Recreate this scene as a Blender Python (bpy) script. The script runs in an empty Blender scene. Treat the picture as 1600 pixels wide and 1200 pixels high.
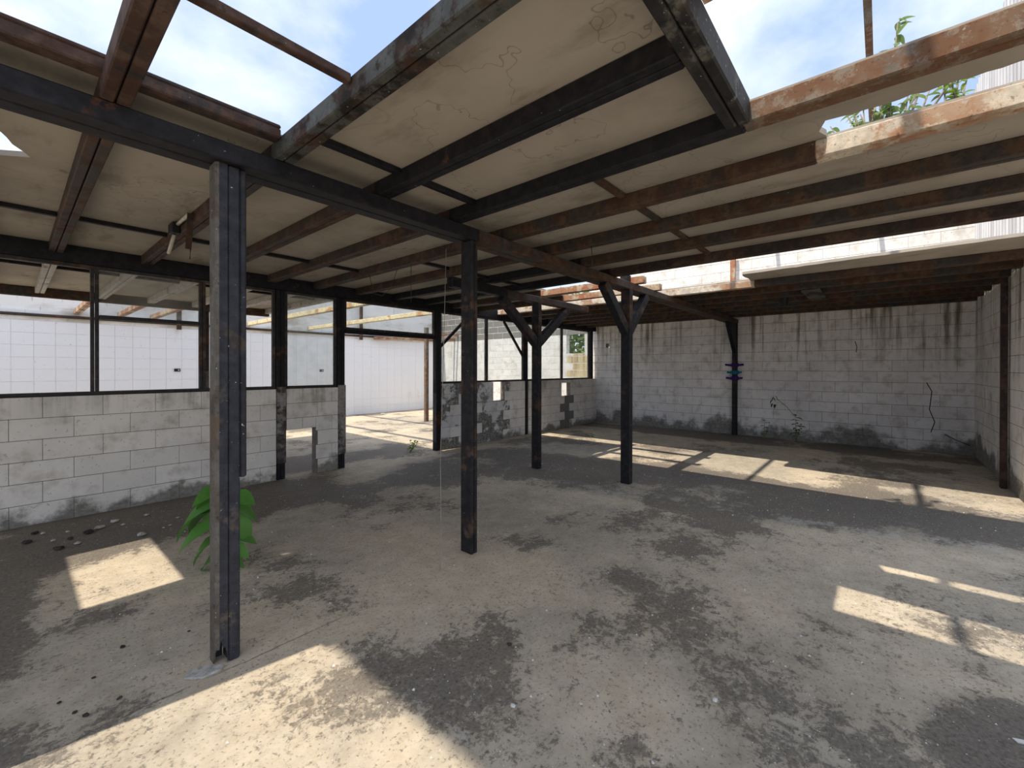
import bpy, bmesh, math, random
from mathutils import Vector, Matrix
random.seed(7)
scene = bpy.context.scene
COL = scene.collection

# ------------------------------------------------------------------ camera
FPX, YAW, PITCH, ROLL, CAMH = 672.984, 0.709187, -0.003801, 0.0017234, 1.5
CAMX, CAMY = -0.04, -0.035
cam_d = bpy.data.cameras.new('camera')
cam_d.sensor_fit = 'HORIZONTAL'; cam_d.sensor_width = 36.0; cam_d.lens = FPX / 1600 * 36.0
cam_d.shift_y = -(600 - 578.488) / 1600
cam_d.clip_start = 0.02; cam_d.clip_end = 300
cam = bpy.data.objects.new('camera', cam_d); COL.objects.link(cam)
fw = Vector((math.cos(YAW) * math.cos(PITCH), math.sin(YAW) * math.cos(PITCH), math.sin(PITCH)))
r0 = Vector((math.sin(YAW), -math.cos(YAW), 0)); u0 = r0.cross(fw)
rr = r0 * math.cos(ROLL) + u0 * math.sin(ROLL); uu = -r0 * math.sin(ROLL) + u0 * math.cos(ROLL)
cam.matrix_world = Matrix(((rr.x, uu.x, -fw.x, CAMX), (rr.y, uu.y, -fw.y, CAMY), (rr.z, uu.z, -fw.z, CAMH), (0, 0, 0, 1)))
scene.camera = cam

# ------------------------------------------------------------------ light
SKY_STRENGTH, SUN_STRENGTH, EXPOSURE = 0.90, 2.75, 0.86
SUN_DIR = Vector((0.58, -0.088, -1.0)).normalized()
world = bpy.data.worlds.new('world'); scene.world = world; world.use_nodes = True
wn = world.node_tree; wn.nodes.clear()
def wnode(t): return wn.nodes.new(t)
wo = wnode('ShaderNodeOutputWorld'); wb = wnode('ShaderNodeBackground'); wn.links.new(wb.outputs[0], wo.inputs[0])
tc = wnode('ShaderNodeTexCoord')
mp = wnode('ShaderNodeMapping'); mp.inputs['Scale'].default_value = (1.0, 1.0, 1.7); mp.inputs['Location'].default_value = (0.35, 0.1, 0.2)
wn.links.new(tc.outputs['Generated'], mp.inputs['Vector'])
nz = wnode('ShaderNodeTexNoise'); nz.inputs['Scale'].default_value = 1.7; nz.inputs['Detail'].default_value = 7; nz.inputs['Roughness'].default_value = 0.55
wn.links.new(mp.outputs[0], nz.inputs['Vector'])
cr = wnode('ShaderNodeValToRGB'); e = cr.color_ramp.elements
e[0].position = 0.38; e[0].color = (0.31, 0.42, 0.66, 1); e[1].position = 0.62; e[1].color = (0.84, 0.87, 0.90, 1)
wn.links.new(nz.outputs['Fac'], cr.inputs[0]); wn.links.new(cr.outputs[0], wb.inputs['Color'])
wb.inputs['Strength'].default_value = SKY_STRENGTH
sd = bpy.data.lights.new('sun', 'SUN'); sd.energy = SUN_STRENGTH; sd.angle = math.radians(0.6); sd.color = (1.0, 0.90, 0.75)
sun = bpy.data.objects.new('sun', sd); COL.objects.link(sun); sun.location = (-6, 1, 12)
sun.rotation_euler = SUN_DIR.to_track_quat('-Z', 'Y').to_euler()
vs = scene.view_settings
vs.view_transform = 'Standard'; vs.look = 'None'; vs.gamma = 1.0; vs.use_curve_mapping = False; vs.exposure = EXPOSURE

# ------------------------------------------------------------------ node helpers
class NB:
    def __init__(s, name):
        s.m = bpy.data.materials.new(name); s.m.use_nodes = True
        s.t = s.m.node_tree; s.t.nodes.clear()
        s.out = s.t.nodes.new('ShaderNodeOutputMaterial')
        s.b = s.t.nodes.new('ShaderNodeBsdfPrincipled'); s.t.links.new(s.b.outputs[0], s.out.inputs[0])
        g = s.t.nodes.new('ShaderNodeNewGeometry'); s.pos = g.outputs['Position']; s.nrm = g.outputs['Normal']
        sx = s.t.nodes.new('ShaderNodeSeparateXYZ'); s.L(s.pos, sx.inputs[0])
        s.x, s.y, s.z = sx.outputs
    def L(s, a, b):
        if isinstance(a, (int, float)): b.default_value = a
        elif isinstance(a, tuple): b.default_value = a if len(a) == 4 or b.type == 'VECTOR' else (*a, 1)
        else: s.t.links.new(a, b)
    def noise(s, scale, detail=6, rough=0.6, sc3=(1, 1, 1), off=(0, 0, 0), dist=0.0):
        m = s.t.nodes.new('ShaderNodeMapping'); s.L(s.pos, m.inputs[0])
        m.inputs['Scale'].default_value = sc3; m.inputs['Location'].default_value = off
        n = s.t.nodes.new('ShaderNodeTexNoise'); s.L(m.outputs[0], n.inputs['Vector'])
        n.inputs['Scale'].default_value = scale; n.inputs['Detail'].default_value = detail
        n.inputs['Roughness'].default_value = rough; n.inputs['Distortion'].default_value = dist
        return n.outputs['Fac']
    def ramp(s, v, a, b):                       # 0 below a, 1 above b, smooth
        n = s.t.nodes.new('ShaderNodeMapRange'); n.interpolation_type = 'SMOOTHSTEP'
        s.L(v, n.inputs['Value'])
        if a <= b: n.inputs['From Min'].default_value = a; n.inputs['From Max'].default_value = b
        else:
            n.inputs['From Min'].default_value = b; n.inputs['From Max'].default_value = a
            n.inputs['To Min'].default_value = 1; n.inputs['To Max'].default_value = 0
        return n.outputs[0]
    def op(s, o, a, b=0.0):
        n = s.t.nodes.new('ShaderNodeMath'); n.operation = o; s.L(a, n.inputs[0]); s.L(b, n.inputs[1]); return n.outputs[0]
    def mul(s, a, b): return s.op('MULTIPLY', a, b)
    def add(s, a, b): return s.op('ADD', a, b)
    def mix(s, f, a, b):
        n = s.t.nodes.new('ShaderNodeMix'); n.data_type = 'RGBA'
        s.L(f, n.inputs[0]); s.L(a, n.inputs[6]); s.L(b, n.inputs[7]); return n.outputs[2]
    def bump(s, h, strength=0.3, dist=0.01):
        n = s.t.nodes.new('ShaderNodeBump'); n.inputs['Strength'].default_value = strength; n.inputs['Distance'].default_value = dist
        s.L(h, n.inputs['Height']); s.L(n.outputs[0], s.b.inputs['Normal'])
    def rnd(s):
        n = s.t.nodes.new('ShaderNodeObjectInfo'); return n.outputs['Random']
    def done(s, col, rough=0.8, spec=0.3, metal=0.0):
        s.L(col, s.b.inputs['Base Color']); s.L(rough, s.b.inputs['Roughness'])
        s.b.inputs['Specular IOR Level'].default_value = spec; s.b.inputs['Metallic'].default_value = metal
        return s.m

def steel(name, paint, rust, rust2, amt, chip=0.0, chipcol=(.55, .55, .53), rough=.62, fine=False):
    n = NB(name)
    a = n.noise(2.6, 9, .68); b = n.noise(17, 6, .6, off=(3, 1, 2)); c = n.noise(60, 3, .5)
    m = n.ramp(n.add(n.mul(a, .75), n.mul(b, .25)), .62 - amt * .3, .66 - amt * .22)
    rc = n.mix(n.ramp(n.noise(9, 6, .6, off=(7, 0, 0)), .4, .62), rust, rust2)
    pc = n.mix(n.ramp(b, .3, .75), paint, tuple(min(1, v * 1.7 + .006) for v in paint))
    col = n.mix(m, pc, rc)
    col = n.mix(n.mul(n.ramp(n.noise(38, 7, .72, off=(1, 4, 6)), .56, .66), .55), col, (.016, .013, .012))
    if fine: col = n.mix(n.mul(n.ramp(n.noise(11, 9, .75, off=(4, 4, 1)), .50, .58), .6), col, (.23, .20, .17))
    if chip > 0:
        k = n.ramp(n.noise(58, 3, .55, off=(0, 5, 9)), .755 - chip * .1, .785 - chip * .1)
        col = n.mix(k, col, chipcol)
    n.bump(n.add(n.mul(m, .5), n.mul(c, .5)), .35, .004)
    return n.done(col, n.op('ADD', n.mul(m, .25), rough), .22)

def block_paint(name, white, moss_n=1.2, joint_dark=.0, drip=(.09, .085, .045), drip_amt=.6, top=(1.5, 2.6), moss_amt=.8, warm=(.42, .36, .29), peel=0.0, moss_h=.24):
    n = NB(name)
    big = n.noise(1.1, 5, .6); fine = n.noise(22, 6, .65); mid = n.noise(5, 6, .6, off=(4, 4, 4))
    col = n.mix(n.ramp(big, .40, .70), white, tuple(v * .86 for v in white))
    col = n.mix(n.mul(n.ramp(mid, .47, .72), .55), col, warm)
    col = n.mix(n.mul(n.rnd(), .14), col, (.3, .28, .26))
    # rain streaks running down from the wall head
    st = n.noise(9, 4, .6, sc3=(1, 1, .05)); st2 = n.noise(1.3, 3, .5, off=(9, 2, 0), sc3=(1, 1, .2))
    dm = n.mul(n.mul(n.ramp(st, .46, .66), n.ramp(st2, .34, .54)), n.ramp(n.add(n.z, n.mul(mid, .7)), top[0] + .35, top[1] + .35))
    col = n.mix(n.mul(dm, drip_amt), col, drip)
    # damp growth along the foot of the wall
    mo = n.mul(n.ramp(n.add(n.z, n.mul(n.op('SUBTRACT', n.noise(1.6, 6, .65, off=(1, 7, 3)), .5), moss_n)), moss_h, moss_h * .3), moss_amt)
    col = n.mix(mo, col, n.mix(n.ramp(fine, .35, .65), (.045, .045, .036), (.16, .15, .12)))
    # small chips and scuffs
    col = n.mix(n.mul(n.ramp(n.noise(38, 3, .55, off=(2, 2, 8)), .64, .72), .45), col, (.13, .11, .10))
    if peel > 0:
        pm = n.ramp(n.noise(1.9, 8, .68, off=(5, 3, 1)), .60 - peel * .25, .66 - peel * .25)
        col = n.mix(pm, col, n.mix(n.ramp(fine, .4, .6), (.12, .115, .10), (.27, .26, .235)))
    n.bump(fine, .25, .006)
    return n.done(col, .9, .2)

def flat(name, col, rough=.8, spec=.3, var=.25, scale=12):
    n = NB(name)
    c = n.mix(n.ramp(n.noise(scale, 5, .6), .3, .7), tuple(v * (1 - var) for v in col), tuple(min(1, v * (1 + var)) for v in col))
    return n.done(c, rough, spec)

M = {}
NAVY = (.008, .008, .011)
M['black'] = steel('black_painted_steel', NAVY, (.05, .022, .015), (.11, .05, .028), .12, .15)
M['post'] = steel('navy_painted_post_steel', (.024, .026, .034), (.07, .055, .046), (.10, .085, .075), .30, .5)
M['post_lit'] = steel('lit_side_post_steel', (.085, .08, .072), (.11, .082, .062), (.07, .064, .058), .45, .3)  # lighter side of the front post: incoming light put into the paint colour
M['post_dark'] = steel('dark_post_steel', (.012, .012, .014), (.055, .03, .024), (.09, .06, .045), .32, .2)
M['flaked'] = steel('flaking_painted_steel', (.016, .016, .018), (.045, .038, .034), (.15, .15, .14), .42, .7, (.32, .32, .30))
M['worn'] = steel('worn_grey_joist_steel', (.055, .058, .056), (.018, .016, .016), (.06, .034, .026), .45, .3)
M['maroon'] = steel('maroon_primer_steel', (.028, .022, .021), (.058, .032, .026), (.095, .062, .05), .58, .1)
M['umber'] = steel('umber_rusted_steel', (.032, .028, .026), (.060, .034, .024), (.10, .06, .04), .55, .1)
M['rust'] = steel('flaking_rusted_steel', (.10, .09, .08), (.14, .072, .042), (.16, .10, .065), .66, .6, (.25, .23, .20), fine=True)
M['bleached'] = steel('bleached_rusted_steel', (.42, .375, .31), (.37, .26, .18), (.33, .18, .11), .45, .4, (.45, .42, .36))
M['orange'] = steel('orange_rusted_steel', (.36, .30, .22), (.34, .19, .11), (.31, .12, .07), .62, .3, (.42, .39, .33))
M['greypaint'] = steel('chalky_grey_painted_steel', (.30, .29, .275), (.16, .12, .10), (.24, .2, .17), .3, .2)
M['palebeam'] = steel('pale_yellow_painted_steel', (.55, .47, .30), (.50, .27, .12), (.42, .30, .17), .35, .2)
M['jamb'] = steel('weathered_jamb_facing', (.22, .205, .19), (.05, .042, .04), (.11, .095, .085), .5, .1)
M['frame'] = steel('window_frame_steel', (.03, .028, .028), (.07, .04, .03), (.12, .09, .075), .35, .2)

# ceiling boards
n = NB('stained_ceiling_board')
a = n.noise(.9, 7, .62); b = n.noise(4, 7, .65, sc3=(1, .35, 1)); f = n.noise(70, 3, .5)
col = n.mix(n.ramp(a, .38, .66), (.40, .362, .315), (.30, .272, .235))
col = n.mix(n.mul(n.ramp(b, .52, .72), .5), col, (.15, .128, .10))
ring = n.op('ABSOLUTE', n.op('SUBTRACT', n.noise(1.3, 2, .5, off=(2.2, 3.1, 0)), .60))
col = n.mix(n.mul(n.ramp(ring, .010, .0), .16), col, (.15, .115, .075))
crk = n.op('ABSOLUTE', n.op('SUBTRACT', n.noise(.45, 6, .6, off=(8, 1, 5)), .5))
col = n.mix(n.mul(n.ramp(crk, .0016, .0004), .40), col, (.08, .065, .05))
col = n.mix(n.mul(n.ramp(n.noise(2.3, 5, .6, off=(6, 6, 1)), .70, .78), .7), col, (.09, .085, .05))
n.bump(n.add(n.mul(f, .4), b), .15, .004)
M['board'] = n.done(col, .9, .15)
M['board_edge'] = flat('broken_board_edge', (.16, .14, .11), .95, .1)

# floor
n = NB('weathered_concrete_floor')
w1 = n.noise(.42, 9, .62, off=(3.3, 1.2, 0)); w2 = n.noise(1.5, 10, .70, off=(1, 2, 0), dist=.4); w3 = n.noise(6, 8, .7)
sp = n.noise(55, 4, .6); sp2 = n.noise(130, 2, .5, off=(3, 3, 3))
sand = n.mix(n.ramp(w3, .3, .7), (.53, .44, .325), (.65, .56, .43))
grey = n.mix(n.ramp(w3, .3, .7), (.36, .315, .25), (.47, .42, .345))
col = n.mix(n.ramp(w1, .40, .60), grey, sand)
# zones where the floor is darker: foot of the left wall, the strip under the open roof joint, by the far right
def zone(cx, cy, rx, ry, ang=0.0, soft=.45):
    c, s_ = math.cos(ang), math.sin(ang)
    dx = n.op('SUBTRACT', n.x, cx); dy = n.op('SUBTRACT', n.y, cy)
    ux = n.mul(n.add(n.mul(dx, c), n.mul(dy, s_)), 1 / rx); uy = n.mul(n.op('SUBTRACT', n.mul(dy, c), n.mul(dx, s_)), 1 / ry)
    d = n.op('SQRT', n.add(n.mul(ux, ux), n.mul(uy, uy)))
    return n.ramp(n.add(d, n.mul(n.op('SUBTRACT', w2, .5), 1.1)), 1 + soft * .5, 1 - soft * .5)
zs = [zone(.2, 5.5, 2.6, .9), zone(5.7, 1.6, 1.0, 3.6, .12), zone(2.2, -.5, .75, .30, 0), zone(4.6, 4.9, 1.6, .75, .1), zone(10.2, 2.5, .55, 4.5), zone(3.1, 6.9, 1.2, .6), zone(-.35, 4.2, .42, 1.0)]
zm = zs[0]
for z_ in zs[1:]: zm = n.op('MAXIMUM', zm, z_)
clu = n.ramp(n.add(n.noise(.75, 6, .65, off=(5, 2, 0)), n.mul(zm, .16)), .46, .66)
w4 = n.noise(20, 12, .84, off=(5, 2, 0), dist=.4)
dk = n.ramp(n.add(n.add(n.mul(w4, .72), n.mul(w2, .28)), n.mul(clu, .16)), .555, .595)
dirt = n.mix(n.ramp(sp, .35, .65), (.062, .054, .047), (.15, .132, .115))
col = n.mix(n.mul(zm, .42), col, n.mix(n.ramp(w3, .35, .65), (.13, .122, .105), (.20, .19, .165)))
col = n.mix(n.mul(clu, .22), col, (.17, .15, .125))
col = n.mix(n.mul(dk, .70), col, dirt)
pst = n.mul(zone(5.0, 1.1, .16, 2.4, .16, .9), n.ramp(n.noise(3.2, 8, .75, off=(2, 8, 0)), .50, .58))
col = n.mix(n.mul(pst, .6), col, (.46, .44, .40))
jl = n.op('ABSOLUTE', n.op('SUBTRACT', n.op('SUBTRACT', n.y, 2.43), n.mul(n.op('SUBTRACT', w2, .5), .10)))
col = n.mix(n.mul(n.mul(n.ramp(jl, .008, .002), n.ramp(n.x, 1.6, 1.2)), n.mul(n.ramp(w3, .40, .55), .6)), col, (.06, .05, .045))
red = n.ramp(n.noise(2.2, 8, .7, off=(9, 9, 2)), .66, .72)
col = n.mix(n.mul(red, .35), col, (.16, .085, .07))
pale = n.ramp(n.noise(1.3, 10, .72, off=(14, 5, 0)), .635, .67)
col = n.mix(n.mul(pale, n.mul(n.ramp(sp, .38, .6), .75)), col, (.50, .48, .45))
col = n.mix(n.mul(n.ramp(sp, .3, .42), .0), col, (.1, .1, .1))
col = n.mix(n.mul(n.ramp(sp, .44, .30), .70), col, (.08, .07, .058))
fm = n.noise(24, 9, .78, off=(6, 1, 0))
col = n.mix(n.mul(n.ramp(fm, .53, .64), .38), col, (.12, .105, .088))
col = n.mix(n.mul(n.ramp(fm, .44, .34), .25), col, (.66, .60, .50))
col = n.mix(n.mul(n.ramp(sp2, .68, .74), .6), col, (.62, .60, .56))
n.bump(n.add(n.add(n.mul(sp, .4), n.mul(dk, .5)), n.mul(w3, .6)), .35, .012)
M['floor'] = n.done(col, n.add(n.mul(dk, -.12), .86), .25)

M['yard'] = flat('dry_yard_ground', (.40, .37, .30), .95, .1)
M['block'] = block_paint('white_painted_block', (.84, .80, .745), drip_amt=.5, top=(.85, 1.35), moss_h=.16, moss_n=.9)
M['block_peel'] = block_paint('peeling_painted_block', (.76, .75, .74), drip_amt=.3, top=(.9, 1.3), peel=.5, moss_amt=.9)
M['block_back'] = block_paint('stained_back_block', (.90, .87, .84), drip=(.13, .115, .06), drip_amt=.85, top=(1.2, 2.5), moss_amt=.8, moss_n=1.5, moss_h=.34)
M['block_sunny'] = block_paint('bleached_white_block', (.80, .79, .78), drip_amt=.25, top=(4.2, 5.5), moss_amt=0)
M['block_raw'] = block_paint('raw_grey_block', (.20, .195, .185), drip_amt=.3, top=(3, 4), moss_amt=0, warm=(.15, .14, .12))
M['block_court'] = block_paint('court_white_block', (.74, .74, .73), drip_amt=.2, top=(1.6, 2.6), moss_amt=.3)
M['block_ochre'] = block_paint('ochre_stained_block', (.62, .52, .33), drip=(.22, .13, .04), drip_amt=.9, top=(1.0, 1.9), moss_amt=0)
M['joint'] = flat('dirty_mortar_joint', (.17, .15, .13), .95, .1)
M['joint_pale'] = flat('pale_mortar_joint', (.66, .65, .63), .95, .1)
n = NB('white_glazed_tile')
c = n.mix(n.mul(n.rnd(), .10), (.85, .87, .92), (.76, .78, .83))
c = n.mix(n.mul(n.ramp(n.noise(2.0, 7, .7, sc3=(1, 1, .4)), .60, .72), .35), c, (.55, .42, .33))
c = n.mix(n.mul(n.ramp(n.noise(30, 3, .5), .69, .73), .7), c, (.22, .17, .15))
M['tile'] = n.done(c, .35, .4)
M['grout'] = flat('tile_grout', (.79, .80, .85), .9, .1)
n = NB('stained_render')
c = n.mix(n.ramp(n.noise(1.4, 7, .65, sc3=(.5, 1, 1.4)), .45, .65), (.84, .835, .83), (.56, .52, .47))
c = n.mix(n.mul(n.ramp(n.noise(14, 5, .6, sc3=(1, 1, .2)), .60, .72), .4), c, (.25, .22, .19))
M['render'] = n.done(c, .9, .15)
n = NB('tall_wall_cladding')
c = n.mix(n.ramp(n.noise(2.2, 6, .6, sc3=(1, 1, .15)), .4, .65), (.66, .67, .69), (.52, .51, .53))
c = n.mix(n.mul(n.ramp(n.noise(7, 4, .6, sc3=(1, 1, .06)), .60, .70), .4), c, (.35, .33, .36))
M['cladding'] = n.done(c, .8, .2)
M['rubble'] = flat('broken_concrete', (.40, .385, .36), .95, .1, .3, 30)
M['rubble_dark'] = flat('dark_crumbled_soil', (.055, .048, .042), .95, .1, .4, 30)
M['chip'] = flat('white_chip', (.66, .65, .62), .9, .2)
M['white_plastic'] = flat('aged_white_plastic', (.50, .48, .42), .6, .3)
M['black_plastic'] = flat('dark_fitting', (.012, .012, .014), .6, .3)
M['wire'] = flat('thin_dark_wire', (.06, .05, .045), .7, .2)
M['cord'] = flat('pale_cord', (.33, .29, .24), .8, .2)
M['stem'] = flat('green_stem', (.16, .22, .06), .7, .3)
M['wood'] = flat('bare_grey_twig', (.25, .21, .18), .9, .2)
M['purple'] = flat('purple_cloth', (.045, .02, .13), .9, .1)
M['teal'] = flat('teal_cloth', (.02, .15, .22), .9, .1)
M['greencloth'] = flat('green_cloth', (.03, .11, .05), .9, .1)
M['slab'] = flat('shade_slab_concrete', (.42, .40, .36), .9, .2)

def leafmat(name, c1, c2):
    n = NB(name)
    col = n.mix(n.rnd(), c1, c2); col = n.mix(n.mul(n.ramp(n.noise(40, 3, .5), .4, .7), .3), col, c2)
    m = n.done(col, .5, .35)
    tr = n.t.nodes.new('ShaderNodeBsdfTranslucent'); n.L(col, tr.inputs[0])
    mx = n.t.nodes.new('ShaderNodeMixShader'); mx.inputs[0].default_value = .35
    n.t.links.new(n.b.outputs[0], mx.inputs[1]); n.t.links.new(tr.outputs[0], mx.inputs[2]); n.t.links.new(mx.outputs[0], n.out.inputs[0])
    return m
M['leaf'] = leafmat('broad_green_leaf', (.085, .25, .045), (.14, .33, .07))
M['leaf_dark'] = leafmat('dark_green_leaf', (.03, .09, .025), (.06, .15, .04))
M['leaf_light'] = leafmat('yellow_green_leaf', (.22, .34, .06), (.33, .46, .12))
M['leaf_tree'] = leafmat('tree_leaf', (.14, .24, .07), (.30, .40, .16))

def glassmat(name, haze, tint):
    n = NB(name); t = n.t
    tr = t.nodes.new('ShaderNodeBsdfTransparent'); tr.inputs[0].default_value = (*tint, 1)
    gl = t.nodes.new('ShaderNodeBsdfGlossy'); gl.inputs['Roughness'].default_value = .03
    fr = t.nodes.new('ShaderNodeFresnel'); fr.inputs[0].default_value = 1.45
    bf = t.nodes.new('ShaderNodeNewGeometry'); frs = n.mul(fr.outputs[0], n.op('SUBTRACT', 1.0, bf.outputs['Backfacing']))
    m1 = t.nodes.new('ShaderNodeMixShader'); n.L(frs, m1.inputs[0]); n.L(tr.outputs[0], m1.inputs[1]); n.L(gl.outputs[0], m1.inputs[2])
    df = t.nodes.new('ShaderNodeBsdfDiffuse'); df.inputs[0].default_value = (.62, .60, .56, 1)
    tl = t.nodes.new('ShaderNodeBsdfTranslucent'); tl.inputs[0].default_value = (.62, .60, .56, 1)
    m0 = t.nodes.new('ShaderNodeMixShader'); m0.inputs[0].default_value = .6; n.L(df.outputs[0], m0.inputs[1]); n.L(tl.outputs[0], m0.inputs[2])
    k = n.mul(n.add(n.mul(n.ramp(n.noise(3, 6, .6), .3, .75), .8), .5), haze)
    m2 = t.nodes.new('ShaderNodeMixShader'); n.L(k, m2.inputs[0]); n.L(m1.outputs[0], m2.inputs[1]); n.L(m0.outputs[0], m2.inputs[2])
    t.links.new(m2.outputs[0], n.out.inputs[0]); return n.m
M['glass_hazy'] = glassmat('hazy_window_glass', .13, (.9, .92, .92))
M['glass'] = glassmat('dusty_window_glass', .055, (.93, .95, .95))

# ------------------------------------------------------------------ mesh helpers
class MB:
    def __init__(s): s.v = []; s.f = []
    def box(s, x0, x1, y0, y1, z0, z1):
        return s.hexa([(x0, y0, z0), (x1, y0, z0), (x1, y1, z0), (x0, y1, z0), (x0, y0, z1), (x1, y0, z1), (x1, y1, z1), (x0, y1, z1)])
    def hexa(s, p):
        b = len(s.v); s.v += [tuple(q) for q in p]
        s.f += [tuple(b + i for i in f) for f in ((0, 3, 2, 1), (4, 5, 6, 7), (0, 1, 5, 4), (1, 2, 6, 5), (2, 3, 7, 6), (3, 0, 4, 7))]
        return s
    def bar(s, a, b, w, h, side=None):           # rectangular bar a -> b, w across, h the other way
        a = Vector(a); b = Vector(b); d = (b - a).normalized()
        sd_ = Vector(side) if side else (d.cross(Vector((0, 0, 1))) if abs(d.z) < .99 else Vector((1, 0, 0)))
        sd_ = (sd_ - d * sd_.dot(d)).normalized(); up = sd_.cross(d)
        q = []
        for p in (a, b):
            for i, j in ((-1, -1), (1, -1), (1, 1), (-1, 1)): q.append(p + sd_ * (i * w / 2) + up * (j * h / 2))
        return s.hexa([q[0], q[1], q[2], q[3], q[4], q[5], q[6], q[7]])
    def prism(s, poly, z0, z1, ax=2):            # polygon extruded along axis ax
        b = len(s.v); k = len(poly)
        def P(p, t):
            return (p[0], p[1], t) if ax == 2 else ((p[0], t, p[1]) if ax == 1 else (t, p[0], p[1]))
        s.v += [P(p, z0) for p in poly] + [P(p, z1) for p in poly]
        s.f.append(tuple(b + i for i in range(k))[::-1]); s.f.append(tuple(b + k + i for i in range(k)))
        for i in range(k):
            j = (i + 1) % k; s.f.append((b + i, b + j, b + k + j, b + k + i))
        return s
    def tube(s, pts, r, nseg=6):
        pts = [Vector(p) for p in pts]; rs = r if isinstance(r, (list, tuple)) else [r] * len(pts)
        b = len(s.v)
        for i, p in enumerate(pts):
            d = (pts[min(i + 1, len(pts) - 1)] - pts[max(i - 1, 0)]).normalized()
            e1 = d.cross(Vector((0, 0, 1)));  e1 = e1.normalized() if e1.length > .05 else Vector((1, 0, 0)); e2 = d.cross(e1)
            for k in range(nseg):
                t = 2 * math.pi * k / nseg; s.v.append(tuple(p + (e1 * math.cos(t) + e2 * math.sin(t)) * rs[i]))
        for i in range(len(pts) - 1):
            for k in range(nseg):
                k2 = (k + 1) % nseg
                s.f.append((b + i * nseg + k, b + i * nseg + k2, b + (i + 1) * nseg + k2, b + (i + 1) * nseg + k))
        s.f.append(tuple(b + k for k in range(nseg))[::-1]); e_ = b + (len(pts) - 1) * nseg; s.f.append(tuple(e_ + k for k in range(nseg)))
        return s
    def mesh(s, name, bevel=0.0, smooth=False):
        me = bpy.data.meshes.new(name); me.from_pydata(s.v, [], s.f)
        bm = bmesh.new(); bm.from_mesh(me)
        bmesh.ops.recalc_face_normals(bm, faces=bm.faces)
        if bevel > 0:
            es = [e_ for e_ in bm.edges if len(e_.link_faces) == 2 and e_.calc_face_angle(0) > .5]
            bmesh.ops.bevel(bm, geom=es, offset=bevel, segments=1, affect='EDGES', clamp_overlap=True)
        bm.to_mesh(me); bm.free()
        if smooth:
            for p in me.polygons: p.use_smooth = True
        return me
def link(name, me, m, parent=None, loc=None):
    o = bpy.data.objects.new(name, me); COL.objects.link(o)
    if me is not None and m is not None and len(me.materials) == 0: me.materials.append(M[m])
    if parent is not None: o.parent = parent
    if loc is not None: o.location = loc
    return o
def ob(name, mb, m, parent=None, bevel=0.0, smooth=False): return link(name, mb.mesh(name, bevel, smooth), m, parent)
def tag(o, label, cat, group=None, kind=None):
    o['label'] = label; o['category'] = cat
    if group: o['group'] = group
    if kind: o['kind'] = kind
    return o
def thing(name, label, cat, loc=(0, 0, 0), group=None, kind=None):
    o = bpy.data.objects.new(name, None); COL.objects.link(o); o.empty_display_size = .1
    o.location = loc; tag(o, label, cat, group, kind); return o
def sub(name, mb, m, t, bevel=0.0, smooth=False):   # part given in world coordinates under a thing at its own base
    o = ob(name, mb, m, t, bevel, smooth); p = t
    off = Vector((0, 0, 0))
    while p is not None: off += p.location; p = p.parent
    o.location = -off; return o
def rag(p, q, k, amp):
    out = []
    for i in range(k):
        t = (i + .0) / k
        out.append((p[0] + (q[0] - p[0]) * t + (random.uniform(-amp, amp) if i else 0), p[1] + (q[1] - p[1]) * t + (random.uniform(-amp, amp) if i else 0)))
    return out
ORD = ['first', 'second', 'third', 'fourth', 'fifth', 'sixth', 'seventh', 'eighth', 'ninth', 'tenth', 'eleventh', 'twelfth', 'thirteenth', 'fourteenth', 'fifteenth', 'sixteenth']

# ------------------------------------------------------------------ layout numbers
YM = 2.545            # line of the main posts and main beam
YP = 6.15            # glazed partition
YF = 9.75            # beam across the yard side
YT = 12.85           # tiled wall
XB = 10.80           # back wall
YR = -1.26           # right wall
ZB, ZJ, ZD, ZT = 2.533, 2.63, 2.725, 2.757   # beam bottom, joist bottom, board underside, board top
SILL = 1.22

# ------------------------------------------------------------------ ground and floor
g = MB().box(-40, 60, -40, 50, -.30, -.06); tag(ob('yard_ground', g, 'yard'), 'bare dry ground stretching away outside the roofless building', 'ground', kind='structure')
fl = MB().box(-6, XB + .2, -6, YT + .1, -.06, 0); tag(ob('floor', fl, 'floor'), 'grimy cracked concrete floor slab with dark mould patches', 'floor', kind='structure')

CRACKS = [[(-0.655, 1.26), (-0.725, 1.1), (-0.695, 0.77), (-0.765, 0.55), (-0.715, 0.36)], [(0.365, 2.05), (0.335, 1.94), (0.345, 1.83)], [(-0.895, 0.34), (-1.045, 0.25), (-1.205, 0.18)]]
# ------------------------------------------------------------------ block walls
CACHE = {}
def slab_mesh(lu, lz, d, axis, bev):
    k = (round(lu, 3), round(lz, 3), round(d, 3), axis, bev)
    if k not in CACHE:
        mb = MB()
        if axis == 0: mb.box(-lu / 2, lu / 2, -d / 2, d / 2, -lz / 2, lz / 2)
        else: mb.box(-d / 2, d / 2, -lu / 2, lu / 2, -lz / 2, lz / 2)
        CACHE[k] = mb.mesh('piece', bev)
    return CACHE[k]
MESHMAT = {}
def piece(name, lu, lz, d, axis, m, parent, loc, bev=.0025):
    k = (round(lu, 3), round(lz, 3), round(d, 3), axis, bev, m)
    if k not in MESHMAT:
        me = slab_mesh(lu, lz, d, axis, bev).copy(); me.materials.append(M[m]); MESHMAT[k] = me
    o = bpy.data.objects.new(name, MESHMAT[k]); COL.objects.link(o); o.parent = parent; o.location = loc; return o
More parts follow.
